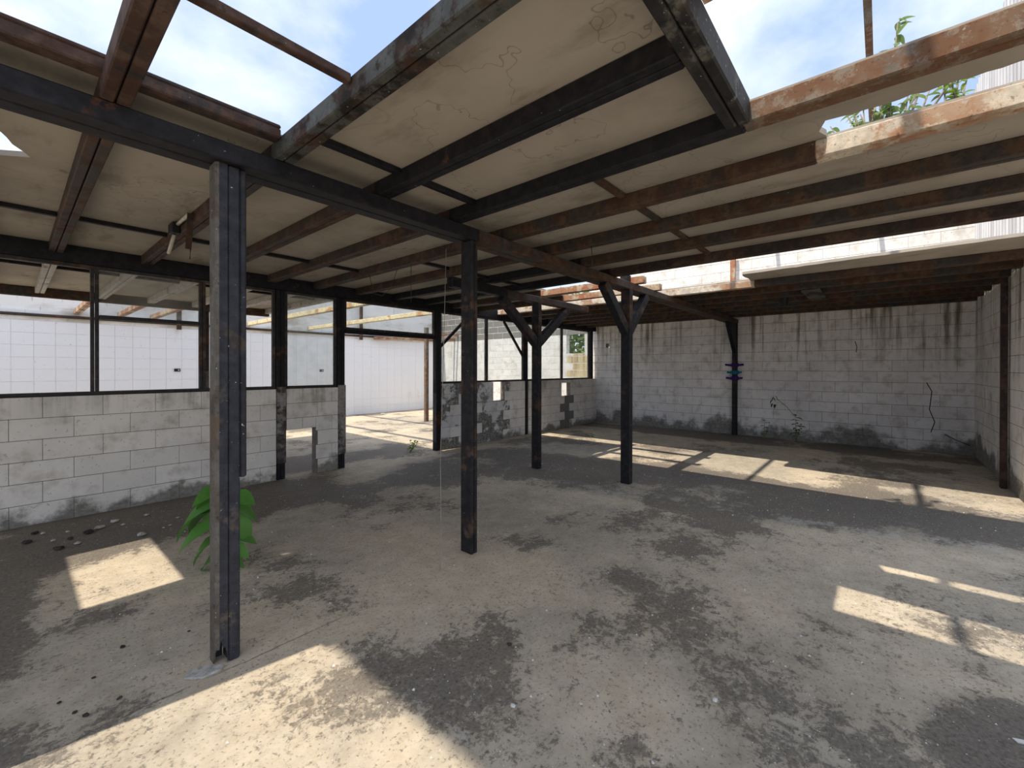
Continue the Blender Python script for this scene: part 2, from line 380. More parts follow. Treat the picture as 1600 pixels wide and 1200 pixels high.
def wall_core(axis, plane, back, u0, u1, z0, z1, holes):
    mb = MB(); us = sorted({u0, u1, *[h for q in holes for h in q[:2]]}); zs_ = sorted({z0, z1, *[h for q in holes for h in q[2:]]})
    for a, b in zip(us, us[1:]):
        run = None
        for c, d in zip(zs_, zs_[1:]):
            inh = any(q[0] <= (a + b) / 2 <= q[1] and q[2] <= (c + d) / 2 <= q[3] for q in holes)
            if not inh: run = (run[0], d) if run else (c, d)
            if inh or d == zs_[-1]:
                if run:
                    if axis == 0: mb.box(a, b, min(plane, back), max(plane, back), *run)
                    else: mb.box(min(plane, back), max(plane, back), a, b, *run)
                run = None
    return mb
def block_wall(name, label, axis, plane, thick, u0, u1, z0, z1, m, holes=(), bl=.425, bh=.2035, core='joint', face=-1, gap=.005, vis=None, mat_fn=None, cat='wall', proud=.004, piece_name='block', rest=None):
    """wall of blocks; axis 0 runs along X, 1 along Y; face = side (sign) on which the blocks stand proud of the joints"""
    t = thing(name, label, cat, ((u0 + u1) / 2, plane, z0) if axis == 0 else (plane, (u0 + u1) / 2, z0), kind='structure')
    sub('wall_core', wall_core(axis, plane, plane - face * thick, u0, u1, z0, z1, holes), core, t)
    base = t.location; row = 0; z = z0; rest_mb = MB()
    while z < z1 - .03:
        zt = min(z + bh, z1); u = u0 - (bl / 2 if row % 2 else 0) - random.choice((0, 0, .0))
        while u < u1 - .02:
            a, b = max(u, u0), min(u + bl, u1); segs = [(a, b, z, zt)]
            for h in holes:
                ns = []
                for (p, q, c, d) in segs:
                    if q <= h[0] or p >= h[1] or d <= h[2] + .02 or c >= h[3] - .02: ns.append((p, q, c, d)); continue
                    if p < h[0] - .03: ns.append((p, h[0], c, d))
                    if q > h[1] + .03: ns.append((h[1], q, c, d))
                    if c < h[2] - .03: ns.append((max(p, h[0]), min(q, h[1]), c, h[2]))
                    if d > h[3] + .03: ns.append((max(p, h[0]), min(q, h[1]), h[3], d))
                segs = ns
            for (p, q, c, d) in segs:
                if q - p < .03 or d - c < .03: continue
                uc, zc = (p + q) / 2, (c + d) / 2
                off = plane + face * (proud - .02) + random.uniform(-.0015, .0015)
                if vis and not vis(uc, zc):
                    if rest:
                        hu, hz = (q - p - gap * .6) / 2, (d - c - gap) / 2
                        if axis == 0: rest_mb.box(uc - hu, uc + hu, off - .02, off + .02, zc - hz, zc + hz)
                        else: rest_mb.box(off - .02, off + .02, uc - hu, uc + hu, zc - hz, zc + hz)
                    continue
                w = mat_fn(uc, zc) if mat_fn else m
                loc = (uc - base[0], off - base[1], zc - base[2]) if axis == 0 else (off - base[0], uc - base[1], zc - base[2])
                piece(piece_name, q - p - gap * .6, d - c - gap, .04, axis, w, t, loc)
            u += bl
        z += bh; row += 1
    if rest and rest_mb.v: sub('upper_blocks', rest_mb, rest, t)['kind'] = 'stuff'
    return t

block_wall('wall_left', 'white painted concrete block wall below the window band at the left', 0, YP - .06, .12, -2.6, 2.27, 0, SILL, 'block', face=-1)
block_wall('wall_left_inner', 'short white block wall with a square hole, between two dark posts', 0, YP - .06, .12, 2.40, 3.13, 0, SILL, 'block', holes=[(2.40, 2.80, 0, .66)], face=-1)
block_wall('wall_left_middle', 'peeling grey and white block wall with a gap under its top, beside the doorway', 0, YP - .06, .12, 5.11, 7.55, 0, SILL, 'block_peel', holes=[(6.50, 6.86, .82, SILL)], face=-1,
           mat_fn=lambda u, z: 'block' if (u > 6.95 or (5.45 < u < 6.0 and z < 1.0)) else 'block_peel')
block_wall('wall_left_far', 'white block wall with a small rectangular vent hole near the back corner', 0, YP - .06, .12, 7.67, XB - .04, 0, SILL, 'block', holes=[(9.02, 9.42, .80, 1.14)], face=-1,
           mat_fn=lambda u, z: 'block_raw' if (9.02 < u < 9.42 and z < .8) else 'block')
block_wall('wall_back', 'long stained white block wall closing the back of the hall', 1, XB, .16, YR, YP + .1, 0, 5.255, 'block_back', face=-1, bl=.43, bh=.2085,
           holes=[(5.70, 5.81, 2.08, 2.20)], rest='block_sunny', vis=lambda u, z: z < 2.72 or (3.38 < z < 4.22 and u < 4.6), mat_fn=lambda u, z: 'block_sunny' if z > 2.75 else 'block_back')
block_wall('wall_right', 'shaded white block wall at the right with clad upper storey', 0, YR, .16, 6.9, XB, 0, 2.72, 'block_back', face=1, bl=.43, bh=.2085)
t = thing('wall_right_upper', 'tall pale ribbed wall rising above the roof at the right', 'wall', (9.6, YR - .1, 2.72), kind='structure')
sub('wall_core', MB().box(6.9, 12.4, YR - .16, YR - .005, 2.72, 6.40), 'cladding', t)
for i in range(28):
    x = 6.95 + i * .197; sub('rib', MB().box(x, x + .05, YR - .005, YR + .015, 2.74, 6.37), 'cladding', t)
block_wall('wall_court_back', 'white and raw grey block wall behind the open court, seen through dusty glass', 1, XB, .16, YP + .1, YT, 0, 3.6, 'block_court', face=-1, core='joint_pale', gap=.016, bl=.43, bh=.2085,
           holes=[(6.50, 7.12, 1.95, 2.52)], vis=lambda u, z: z > .9 or u > 11, mat_fn=lambda u, z: 'block_raw' if z > 2.5 else ('block_ochre' if (u < 7.0 and z < 1.96) else 'block_court'))

wb_ = bpy.data.objects['wall_back']
for pts in CRACKS:
    mbk = MB()
    for (a, b) in zip(pts, pts[1:]): mbk.bar((XB - .0065, *a), (XB - .0065, *b), .004, .012, (1, 0, 0))
    sub('crack', mbk, 'black_plastic', wb_)
# tiled wall of the court
t = thing('wall_court_tiled', 'long white tiled wall with stained render band on the far side of the court', 'wall', (4, YT, 0), kind='structure')
sub('wall_core', MB().box(-4.5, XB + .16, YT, YT + .16, 0, 2.45), 'grout', t)
sub('render_band', MB().box(-4.5, XB + .16, YT - .012, YT + .16, 2.45, 2.66), 'render', t)
sub('upper_render', MB().box(-4.5, XB + .16, YT + .02, YT + .16, 2.66, 4.3), 'render', t)
for r in range(10):
    z = .008 + r * .2442
    x = -.33
    while x < XB - .05:
        x1 = min(x + .30, XB)
        if (x > 6.75) or (r >= 4): piece('tile', x1 - x - .003, .2412, .02, 0, 'tile', t, ((x + x1) / 2 - 4, -.004, z + .12), .0)
        x += .30

# ------------------------------------------------------------------ roof boards
ceil = thing('ceiling', 'stained pale roof boards resting on the steel joists, several missing', 'ceiling', (0, 0, ZD), kind='structure')
def panel(poly): return sub('panel', MB().prism(poly, ZD, ZT), 'board', ceil)
def rect(x0, x1, y0, y1): return panel([(x0 + .002, y0 + .002), (x1 - .002, y0 + .002), (x1 - .002, y1 - .002), (x0 + .002, y1 - .002)])
JX = [-2.05, -1.40, -.72, -.24, .255, .94, 1.57, 2.21, 2.815, 3.46, 4.12, 4.79]
J_ = dict(zip('abcdefghijkl', JX))
JB = [6.68, 7.28, 7.88, 8.48, 9.08, 9.70, 10.30]
# left of the sky opening
def edge_y(x): return 2.51 + (-.5 - x) * .16
def tilt(a, b): panel([(a + .002, edge_y(a)), (b - .002, edge_y(b)), (b - .002, YP), (a + .002, YP)])
tilt(-2.7, JX[0]); tilt(JX[0], JX[1])
panel([(JX[1], edge_y(JX[1])), (JX[2], edge_y(JX[2])), (JX[2], 3.97), (JX[1], 3.97)])
panel([(JX[1], 3.972), (-1.35, 3.972), (-1.35, 5.11), (-.77, 5.11), (-.77, 3.972), (JX[2], 3.972), (JX[2], YP), (JX[1], YP)])
tilt(JX[2], JX[3])
# board with the torn triangular hole
panel([(JX[3], 2.42), (JX[4], 2.42), (JX[4], YP), (JX[3], YP), (JX[3], 3.90), (-.15, 3.86), (-.08, 3.83), (-.02, 3.78), (.04, 3.73), (.01, 3.66), (-.03, 3.585), (-.05, 3.50), (-.07, 3.44), (-.14, 3.39), (JX[3], 3.36)])
rect(JX[4], JX[5], 2.42, YP)
for a, b in ((JX[5], JX[6]), (JX[6], JX[7])):
    rect(a, b, .48, 2.22); rect(a, b, 2.22, 4.9); rect(a, b, 4.9, YP)
rect(JX[5], 1.45, -1.28, .48)
rect(JX[7], JX[8], 1.345, 3.94); rect(JX[7], JX[8], 3.94, YP)
hp = [(2.75, .19), (2.68, .215), (2.58, .18), (2.59, .10)] + rag((2.60, .08), (2.56, -.7), 18, .012) + rag((2.555, -.7), (2.54, -1.28), 6, .012) + [(2.56, -1.28)]
panel([(JX[7], -1.28), (JX[7], 1.343), (JX[8], 1.343), (JX[8], .19)] + hp)
for a, b in ((JX[8], JX[9]), (JX[9], JX[10]), (JX[10], JX[11] + .04)):
    rect(a, b, -1.28, 1.345); rect(a, b, 1.345, 3.94); rect(a, b, 3.94, YP)
# beyond the open roof joint
panel([(JX[11] + .04, YP), (JX[11] + .04, 4.03)] + rag((JX[11] + .04, 4.03), (6.20, 4.03), 16, .02)[1:] + [(6.20, 4.03), (6.19, YP)])
panel([(JB[0], -1.25), (JB[0], 1.36)] + rag((JB[0], 1.36), (6.14, 1.34), 5, .015)[1:] + rag((6.14, 1.34), (6.0, -1.25), 26, .012) + [(6.0, -1.25)])
xs = JB + [XB]
for a, b in zip(xs, xs[1:]):
    rect(a, b, -1.25, YM); rect(a, b, YM, YP + .1)
# yard side bay
ys = [-2.7] + JX[:10]
for a, b in zip(ys, ys[1:]):
    rect(a, b, YP, 7.5); rect(a, b, 7.5, YF - .02)

# ------------------------------------------------------------------ joists: pairs of cold formed channels with a seam between
def channels(t, x, y0, y1, m, z0=ZJ, z1=ZD, w=.10):
    h = w / 2
    sub('channel', MB().box(x - h, x - .003, y0, y1, z0, z1), m, t, .006)
    sub('channel', MB().box(x + .003, x + h, y0, y1, z0, z1), m, t, .006)
def joist(x, segs, label, group=None, name='roof_joist'):
    t = thing(name, label, 'joist', (x, segs[0][0], ZJ), group)
    for (a, b, m) in segs: channels(t, x, a, b, m)
    return t
far = lambda m='greypaint': (YP + .05, YF - .05, m)
EXT = lambda k: [(2.7, YP - .06, 'maroon'), far()]
joist(JX[0], EXT(0), 'third hidden joist left of the picture border')
joist(JX[1], EXT(1), 'second hidden joist left of the picture border')
joist(JX[2], EXT(2), 'first hidden joist left of the picture border')
joist(JX[3], [(2.58, YP - .06, 'maroon'), far()], 'steel roof joist at the left border beside the torn corner board')
joist(JX[4], [(-1.2, 2.44, 'maroon'), (2.44, YP - .06, 'maroon'), far()], 'maroon double channel joist crossing the bright sky gap at upper left')
joist(JX[5], [(-1.2, 2.5, 'worn'), (2.5, YP - .06, 'maroon'), far()], 'worn grey joist edging the sky gap, running just right of the front post')
joist(JX[6], [(.53, 2.5, 'black'), (2.5, YP - .06, 'maroon'), far()], 'black joist that stops against the short trimmer beam overhead')
joist(JX[7], [(-1.2, .46, 'rust'), (.46, 2.5, 'black'), (2.5, YP - .06, 'maroon'), far()], 'joist black on its inner half and flaking orange rust past the trimmer beam')
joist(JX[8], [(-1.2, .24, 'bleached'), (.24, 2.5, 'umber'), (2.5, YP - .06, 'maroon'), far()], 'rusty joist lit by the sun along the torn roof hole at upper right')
joist(JX[9], [(-1.2, 2.5, 'umber'), (2.5, YP - .06, 'maroon'), far()], 'first dark rusty joist beyond the sunlit roof hole')
joist(JX[10], [(-1.2, 2.5, 'umber'), (2.5, YP - .06, 'black'), (YP + .05, YT - .03, 'palebeam')], 'second dark rusty joist beyond the sunlit roof hole')
joist(JX[11], [(-1.2, 2.5, 'maroon'), (2.5, YP - .06, 'black')], 'dark joist edging the open slot in the roof')
joist(5.42, [(2.34, 4.02, 'orange'), (4.02, YP - .06, 'umber')], 'orange rusty joist sawn off above the braced post, nearer of two')
joist(6.06, [(2.38, 4.04, 'orange'), (4.04, YP - .06, 'umber')], 'orange rusty joist sawn off above the braced post, farther of two')
joist(5.72, [(YP + .05, YT - .03, 'palebeam')], 'pale rusted joist spanning the open court behind the doorway transom')
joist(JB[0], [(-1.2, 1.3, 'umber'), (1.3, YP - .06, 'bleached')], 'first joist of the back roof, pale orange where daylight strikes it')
for i, x in enumerate(JB[1:]):
    joist(x, [(-1.22, YP - .06, 'umber')], '%s shaded joist of the back roof, counted from the open slot' % ORD[i + 1])
for i, x in enumerate((.88, 1.56, 2.12)):
    joist(x, [(YF + .05, YT - .03, 'orange')], '%s thin orange joist from the left over the open court' % ORD[i])

# main beam in two lengths
def beam_pair(name, label, x0, x1, y, m, z0=2.535, z1=ZJ, w=.20):
    t = thing(name, label, 'beam', (x0, y, z0))
    sub('channel', MB().box(x0, x1, y - w / 2, y - .003, z0, z1), m, t, .007); sub('channel', MB().box(x0, x1, y + .003, y + w / 2, z0, z1), m, t, .007)
    return t
beam_pair('roof_beam', 'black painted main beam running from the left border to the second post', -.42, 2.44, YM, 'black')
beam_pair('roof_beam', 'rust brown main beam running from the second post to the back wall', 2.445, XB - .03, YM, 'umber')
beam_pair('roof_beam', 'black beam along the top of the glazed partition', -2.7, XB - .03, YP, 'black', 2.553, ZD, .11)
beam_pair('roof_beam', 'dark beam on the yard side of the far roof bay', -2.7, 3.5, YF, 'umber', 2.58, ZD, .10)
beam_pair('roof_beam', 'steel edge beam carrying the joist ends along the open right side', -2.7, 6.85, -1.235, 'umber', ZB, ZJ, .07)
beam_pair('roof_beam', 'short trimmer beam overhead that closes the right hand sky opening', JX[5] + .055, JX[7] - .052, .475, 'flaked', 2.62, 2.735, .10)
t = thing('roof_sheet', 'rusty roof sheet edge peeping past the trimmer beam at the right hand sky opening', 'roof sheet', (1.4, -.4, ZT + .001))
sub('batten', MB().box(1.28, 1.34, -1.2, .40, ZT + .001, 2.85), 'orange', t, .004); sub('sheet', MB().box(1.25, 1.64, -1.22, .47, 2.851, 2.866), 'orange', t)
tag(ob('edge_bar', MB().box(-.24, JX[5] - .055, 2.35, 2.43, 2.70, 2.75).box(-.24, JX[5] - .055, 2.35, 2.365, 2.75, 2.77), 'maroon', bevel=.006), 'dark grooved bar along the edge of the left sky opening', 'bar')
tag(ob('thin_bar', MB().box(JX[4] + .055, JX[5] - .055, 1.64, 1.68, 2.69, 2.725), 'maroon', bevel=.004), 'thin brown bar crossing the left sky opening', 'bar')
# bridging bars under the boards
def bridge(y, pairs, label, group, m='black'):
    for k_, (a, b) in enumerate(pairs):
        tag(ob('bridging_bar', MB().box(a + .052, b - .052, y - .022, y + .022, ZD - .035, ZD - .001), m, bevel=.003), label + ', ' + ORD[k_] + ' from left', 'bar', group)
P = lambda s_, e_: list(zip(JX[s_:e_], JX[s_ + 1:e_ + 1]))
bridge(2.22, P(5, 7), 'short black bridging bar between joists just in front of the main beam', 'bridging bars near the main beam')
bridge(4.9, P(3, 8), 'short black bridging bar between joists halfway to the glazed partition', 'bridging bars of the left bay')
bridge(3.94, P(8, 11), 'short black bridging bar between joists behind the second post', 'bridging bars behind the second post')
bridge(1.345, P(7, 11), 'short rusty bridging bar between joists in the right hand bay', 'bridging bars of the right bay', 'umber')
bridge(7.5, P(3, 9), 'short dark bridging bar between joists beyond the partition glass', 'bridging bars beyond the partition')
tag(ob('trim_plate', MB().box(7.30, 8.4, .62, .84, ZJ - .03, ZJ - .003), 'worn', bevel=.004), 'flat grey plate fixed across the undersides of the back roof joists', 'plate')

# ------------------------------------------------------------------ posts
def post(label, x, y, z1, m, w=.10, d=.10, braces=(), z0=0.0, name='steel_post', base=None, extra=None):
    t = thing(name, label, 'post', (x, y, z0))
    sub('channel', MB().box(x - w / 2, x - .002, y - d / 2, y + d / 2, z0, z1), m, t, .007)
    sub('channel', MB().box(x + .002, x + w / 2, y - d / 2, y + d / 2, z0, z1), m, t, .007)
    for (zb, dx, zt, bw) in braces:
        s_ = 1 if dx > 0 else -1
        sub('brace', MB().bar((x + s_ * w * .3, y, zb), (x + dx, y, zt), bw * .85, bw, (0, 1, 0)), m, t, .004)
    return t
for x in (2.335, 3.19):
    tag(ob('jamb_facing', MB().box(x - .058, x + .058, YP - .075, YP - .052, .22, SILL + .03), 'jamb', bevel=.004), 'weathered pale facing on the post %s' % ('left of the holed wall' if x < 3 else 'at the left doorway jamb'), 'facing')
# front post, rusted through at its foot
px0, px1, py0, py1 = .628, .736, 2.485, 2.585
t = thing('steel_post', 'big navy blue front post rusted through at its foot', 'post', (.684, 2.525, 0))
notch = [(px0, .0), (px0 + .0, .002), (px0 + .006, .035), (px0 + .004, .075), (px0 + .012, .105), (px0 + .018, .078), (px0 + .034, .082), (px0 + .046, .05), (px0 + .05, .028), (px0 + .052, .0)]
mid_ = (px0 + px1) / 2
pl_ = [(px0 + .015, .085), (px0 + .015, ZB), (mid_ - .002, ZB), (mid_ - .002, 0), (mid_ - .004, .012), (mid_ - .006, .05), (mid_ - .012, .075), (px0 + .038, .088), (px0 + .032, .08), (px0 + .027, .105), (px0 + .022, .125), (px0 + .018, .10)]
sub('channel', MB().prism(pl_, py0, py0 + .006, 1), 'post', t)
sub('channel', MB().prism([(py0 + .015, .075), (py0 + .028, .06), (py0 + .034, .03), (py0 + .045, 0), (py1, 0), (py1, ZB), (py0 + .015, ZB)], px0, px0 + .006, 0), 'post_lit', t)
sub('rounded_corner', MB().prism([(px0, py0 + .015), (px0 + .003, py0 + .010), (px0 + .010, py0 + .003), (px0 + .015, py0), (px0 + .015, py0 + .006), (px0 + .012, py0 + .009), (px0 + .008, py0 + .014), (px0 + .006, py0 + .015)], .082, ZB), 'post_lit', t)
sub('channel', MB().box(px0 + .006, mid_ - .002, py1 - .006, py1, 0, ZB), 'post', t)
sub('channel', MB().box(mid_ + .002, px1, py0, py1, 0, ZB), 'post', t, .007)
sub('stiffener', MB().box(px1 + .001, px1 + .034, py0 + .01, py1, .93, ZB), 'post', t, .008)
post('dark second post standing in mid floor under the main beam', 2.405, 2.525, ZB, 'post_dark', .07, .13)
post('short braced post at centre carrying a loose stub beam', 5.12, 3.905, ZB - .05, 'post_dark', .08, .135, [(1.88, -.80, 2.47, .12), (1.88, .82, 2.47, .12)])
beam_pair('roof_beam', 'short stub beam balanced on the braced centre post', 4.40, 6.55, 3.905, 'umber', ZB - .05, 2.58, .11)
beam_pair('roof_beam', 'black beam length running left from the braced centre post under the joists', 3.40, 4.395, 3.905, 'black', ZB - .05, 2.60, .11)
post('tall braced post at centre poking up through the main beam', 5.222, 2.50, ZB, 'post_dark', .09, .13, [(1.98, -.64, 2.53, .115), (1.98, .58, 2.53, .115)])
tag(ob('post_stub', MB().box(5.15, 5.25, 2.455, 2.565, ZJ + .001, 2.72), 'black', bevel=.006), 'stub of post standing on the main beam above the braced post', 'post')
t = post('narrow back post against the back wall with cloth strips tied round it', 10.70, 2.50, ZB, 'post_dark', .10, .10)
sub('bracket', MB().prism([(10.65, 1.86), (10.65, ZB), (10.04, ZB), (10.11, 2.42)], 2.46, 2.54, 1), 'black', t)
post('black partition post left of the holed block wall', 2.335, YP, 2.553, 'black', .11, .10)
post('black partition post at the left jamb of the doorway', 3.19, YP, 2.553, 'black', .11, .10)
post('black partition post at the right jamb of the doorway', 5.05, YP, 2.553, 'black', .11, .10, [(1.86, .70, 2.44, .05)])
post('black partition post nearest the back corner hall', 7.61, YP, 2.553, 'black', .10, .10, [(1.74, -.72, 2.52, .05)])
post('black partition post set in the far corner', 10.55, YP, 2.553, 'black', .10, .10, z0=SILL + .001)
post('rusty orange post standing in the open court behind the doorway', 7.64, YF, 2.66, 'rust', .10, .10)
post('thin stained steel post against the right wall', 8.12, YR + .055, ZB + .13, 'maroon', .07, .06)
post('rusty upright rising above the back roof in front of the bleached wall', 10.60, 2.52, 4.25, 'orange', .10, .10, z0=ZT + .001)
for x in (-2.4, 1.3, 5.6): post('steel post of the open right side, outside the frame, at %s' % {-2.4: 'the near end', 1.3: 'the middle', 5.6: 'the far end'}[x], x, -1.235, ZB, 'post_dark', .08, .07)
for x in (-.37,): post('steel post under the left end of the main beam, outside the frame', x, YM, ZB, 'post_dark')
post('steel post under the left end of the yard beam, outside the frame', -2.4, YF, 2.58, 'post_dark')
post('dark slim post under the yard beam behind the partition glass', 2.40, YF, 2.58, 'umber', .08, .08)

# ------------------------------------------------------------------ window band of the partition
def window(nm, label, x0, x1, z0, z1, mull=(), trans=(), panes=(), left=True, right=True, top=True, bottom=True):
    t = thing(nm, label, 'window', ((x0 + x1) / 2, YP, z0), kind='structure'); fwid, fd = .035, .05
    def fr(a, b, c, d, nme='window_frame'): sub(nme, MB().box(a, b, YP - fd / 2, YP + fd / 2, c, d), 'frame', t, .003)
    if bottom: fr(x0, x1, z0, z0 + fwid)
    if top: fr(x0, x1, z1 - fwid, z1)
    if left: fr(x0, x0 + fwid, z0 + fwid, z1 - fwid)
    if right: fr(x1 - fwid, x1, z0 + fwid, z1 - fwid)
    for x in mull:
        fr(x - .032, x - .003, z0 + fwid, z1 - fwid, 'mullion'); fr(x + .003, x + .032, z0 + fwid, z1 - fwid, 'mullion')
    for (a, b, z) in trans: fr(a, b, z - .02, z + .02, 'transom')
    for (a, b, c, d) in panes: sub('pane', MB().box(a, b, YP - .003, YP + .003, c, d), 'glass_hazy' if x0 < 3 and x1 < 3.2 else 'glass', t)
    return t
W0, W1 = SILL + .002, 2.551
window('window_1', 'wide window band with slim steel mullions over the left block wall', -2.6, 2.275, W0, W1, (-.4, .53, 1.46), ((.565, 1.425, 2.03),),
       ((.565, 1.425, 2.052, 2.51), (1.495, 1.60, W0 + .036, W0 + .24)), top=True)
window('window_2', 'single glazed window between the two dark posts left of the doorway', 2.395, 3.13, W0, W1, (), (), ((2.432, 3.093, W0 + .037, W1 - .037),))
window('window_3', 'glazed transom light over the open doorway', 3.25, 4.99, 2.09, W1, (), (), ((3.287, 4.953, 2.128, W1 - .037),))
sub('transom_beam', MB().box(3.25, 4.99, YP - .04, YP + .04, 2.03, 2.088), 'black', bpy.data.objects['window_3'], .004)
window('window_4', 'dusty glazed window right of the doorway, behind the second post', 5.11, 7.555, W0, W1, (6.35,), (), ((5.147, 6.315, W0 + .037, W1 - .037), (6.385, 7.518, W0 + .037, W1 - .037)))
window('window_5', 'dusty glazed window by the back corner with tree showing through', 7.665, 10.445, W0, W1, (9.10,), (), ((7.702, 9.065, W0 + .037, W1 - .037), (9.135, 10.408, W0 + .037, W1 - .037)))
# pipe along the tiled wall and fallen rusty bars on its right end
tag(ob('wall_pipe', MB().tube([(-4, YT - .05, 2.56), (XB - .2, YT - .05, 2.55)], .03, 8), 'umber', smooth=True), 'rusty pipe running along the render band of the tiled wall', 'pipe')
for i, (a, b) in enumerate((((7.7, 12.70, 2.64), (XB - .01, 11.9, 2.74)), ((7.8, 12.70, 2.50), (XB - .01, 12.1, 2.58)))):
    tag(ob('loose_bar', MB().bar(a, b, .07, .09), 'orange', bevel=.004), '%s loose rusty bar hanging at the corner of the tiled wall' % ('upper' if i == 0 else 'lower'), 'bar')
for (x, z1, lab) in ((7.3, 3.6, 'thin upright rusty bar in front of the render above the tiled wall'), (2.55, 2.95, 'short rusty bar in front of the render band, left part of the court')):
    tag(ob('upright_bar', MB().box(x, x + .09, YT - .16, YT - .09, 2.42, z1), 'umber', bevel=.004), lab, 'bar')

for (x, z, lab) in ((2.58, 1.45, 'small dark socket on the tiled wall, seen through the left window'), (6.1, 1.43, 'small dark socket on the tiled wall left of the doorway')):
    t = thing('wall_socket', lab, 'socket', (x, YT - .03, z))
    sub('box', MB().box(x - .06, x + .06, YT - .035, YT - .015, z - .035, z + .035), 'black_plastic', t, .004); sub('slot', MB().box(x + .01, x + .04, YT - .038, YT - .0352, z - .015, z + .015), 'white_plastic', t)
# ------------------------------------------------------------------ unseen slab added over left sky gap, throws shade beside the front sun patch
t = thing('shade_slab', 'unseen raised concrete slab added to shade the left part of the roof', 'shade slab', (-2.0, 0, 0))
sub('slab', MB().box(-2.74, -1.32, -2.6, 4.2, 6.6, 6.74), 'slab', t)
for (x, y, z0) in ((-2.62, 3.75, ZT + .001), (-1.44, 3.75, ZT + .001), (-2.62, -2.45, 0), (-1.44, -2.45, 0)):
    sub('leg', MB().box(x - .06, x + .06, y - .06, y + .06, z0, 6.6), 'umber', t, .005)

# ------------------------------------------------------------------ broken lamp fitting and wires on the joist by the front post
t = thing('lamp_bracket', 'broken tube lamp holder dangling from the joist left of the front post', 'lamp', (.9, 4.3, 2.4))
sub('holder_box', MB().box(.83, .888, 4.40, 4.54, 2.62, 2.71), 'black_plastic', t, .006)
sub('tube', MB().tube([(.87, 4.45, 2.695), (.865, 4.02, 2.69)], .014, 8), 'white_plastic', t, smooth=True)
sub('tube', MB().tube([(.86, 4.48, 2.62), (.845, 4.60, 2.48)], .014, 8), 'white_plastic', t, smooth=True)
sub('strap', MB().bar((.865, 4.0, 2.69), (.86, 4.04, 2.42), .04, .006), 'umber', t)
def wire(label, pts, r=.003, m='wire', name='hanging_wire'): return tag(ob(name, MB().tube(pts, r, 5), m, smooth=True), label, 'wire')
wire('thin rusty chain hanging from the joist just left of the front post', [(.95, 3.72, ZJ - .001), (.95, 3.715, 2.48), (.95, 3.72, 2.38)], .005)
wire('short dark wire hanging below the broken lamp holder', [(.95, 4.4, ZJ - .001), (.955, 4.405, 2.50), (.95, 4.4, 2.42)], .005)
wire('looped wire hanging from the joists left of the second post', [(2.75, 4.6, ZJ - .001), (2.74, 4.5, 2.38), (2.76, 4.35, 2.34), (2.78, 4.2, 2.40), (2.8, 4.1, ZJ - .001)])
wire('straight thin wire hanging from the joist left of the second post', [(2.80, 3.85, ZJ - .001), (2.80, 3.85, 2.22)])
wire('small wire hook hanging under the boards right of the second post', [(3.45, 2.0, ZJ - .001), (3.44, 1.98, 2.50), (3.45, 1.99, 2.36)], .004)
wire('pale cord hanging slack down to the floor near the second post', [(2.24, 2.62, 2.46), (2.20, 2.60, 1.7), (2.15, 2.58, .8), (2.05, 2.45, .15), (2.02, 2.43, .005)], .0025, 'cord')
t = tag(ob('cable_reel', MB().tube([(8.0, 1.15, 2.50), (8.0, 1.15, ZJ - .001)], [.05, .07], 10), 'black_plastic'), 'small dark fitting under the back roof joists', 'fitting')
# cloth strips on the back post
for (z, m, nme, lab, w) in ((1.59, 'purple', 'cloth_strip', 'upper purple cloth strip knotted round the back post', .19), (1.42, 'teal', 'cloth_strip', 'teal cloth strip wound round the back post', .15), (1.29, 'purple', 'cloth_strip', 'lower purple cloth strip knotted round the back post', .17)):
    t = thing(nme, lab, 'cloth', (10.70, 2.5, z))
    sub('wrap', MB().box(10.632, 10.648, 2.434, 2.566, z - .04, z + .04).box(10.752, 10.768, 2.434, 2.566, z - .04, z + .04).box(10.648, 10.752, 2.434, 2.448, z - .04, z + .04).box(10.648, 10.752, 2.552, 2.566, z - .04, z + .04), m, t, .004)
    for s_ in (-1, 1): sub('knot_end', MB().hexa([(10.63, 2.5 + s_ * .066, z - .03), (10.66, 2.5 + s_ * .066, z - .03), (10.66, 2.5 + s_ * w, z - .015), (10.63, 2.5 + s_ * w, z - .015), (10.63, 2.5 + s_ * .066, z + .02), (10.66, 2.5 + s_ * .066, z + .02), (10.66, 2.5 + s_ * w, z + .03), (10.63, 2.5 + s_ * w, z + .03)]), m, t)

# ------------------------------------------------------------------ plants
def leaf_mesh(name, L, W, fold=.25, droop=.35, k=5):
    v = []; f = []
    for i in range(k + 1):
        t = i / k; w = W * math.sin(math.pi * (t ** .75)) ** .8 * .5 if 0 < t < 1 else .002
        z = -droop * L * t * t
        v += [(-w, L * t, z + w * fold * 2), (0, L * t, z), (w, L * t, z + w * fold * 2)]
    for i in range(k):
        a = i * 3; f += [(a, a + 1, a + 4, a + 3), (a + 1, a + 2, a + 5, a + 4)]
    me = bpy.data.meshes.new(name); me.from_pydata(v, [], f)
    for p in me.polygons: p.use_smooth = True
    return me
LEAF = {}
def leaf(t, p, az, el, L, W, m, droop=.35, roll=0.0):
    k = (m, droop)
    if k not in LEAF:
        me = leaf_mesh('leaf', 1, .42, droop=droop); me.materials.append(M[m]); LEAF[k] = me
    o = bpy.data.objects.new('leaf', LEAF[k]); COL.objects.link(o); o.parent = t
    o.location = Vector(p) - t.location; o.rotation_euler = (el, roll, az); o.scale = (W / .42, L, L); return o
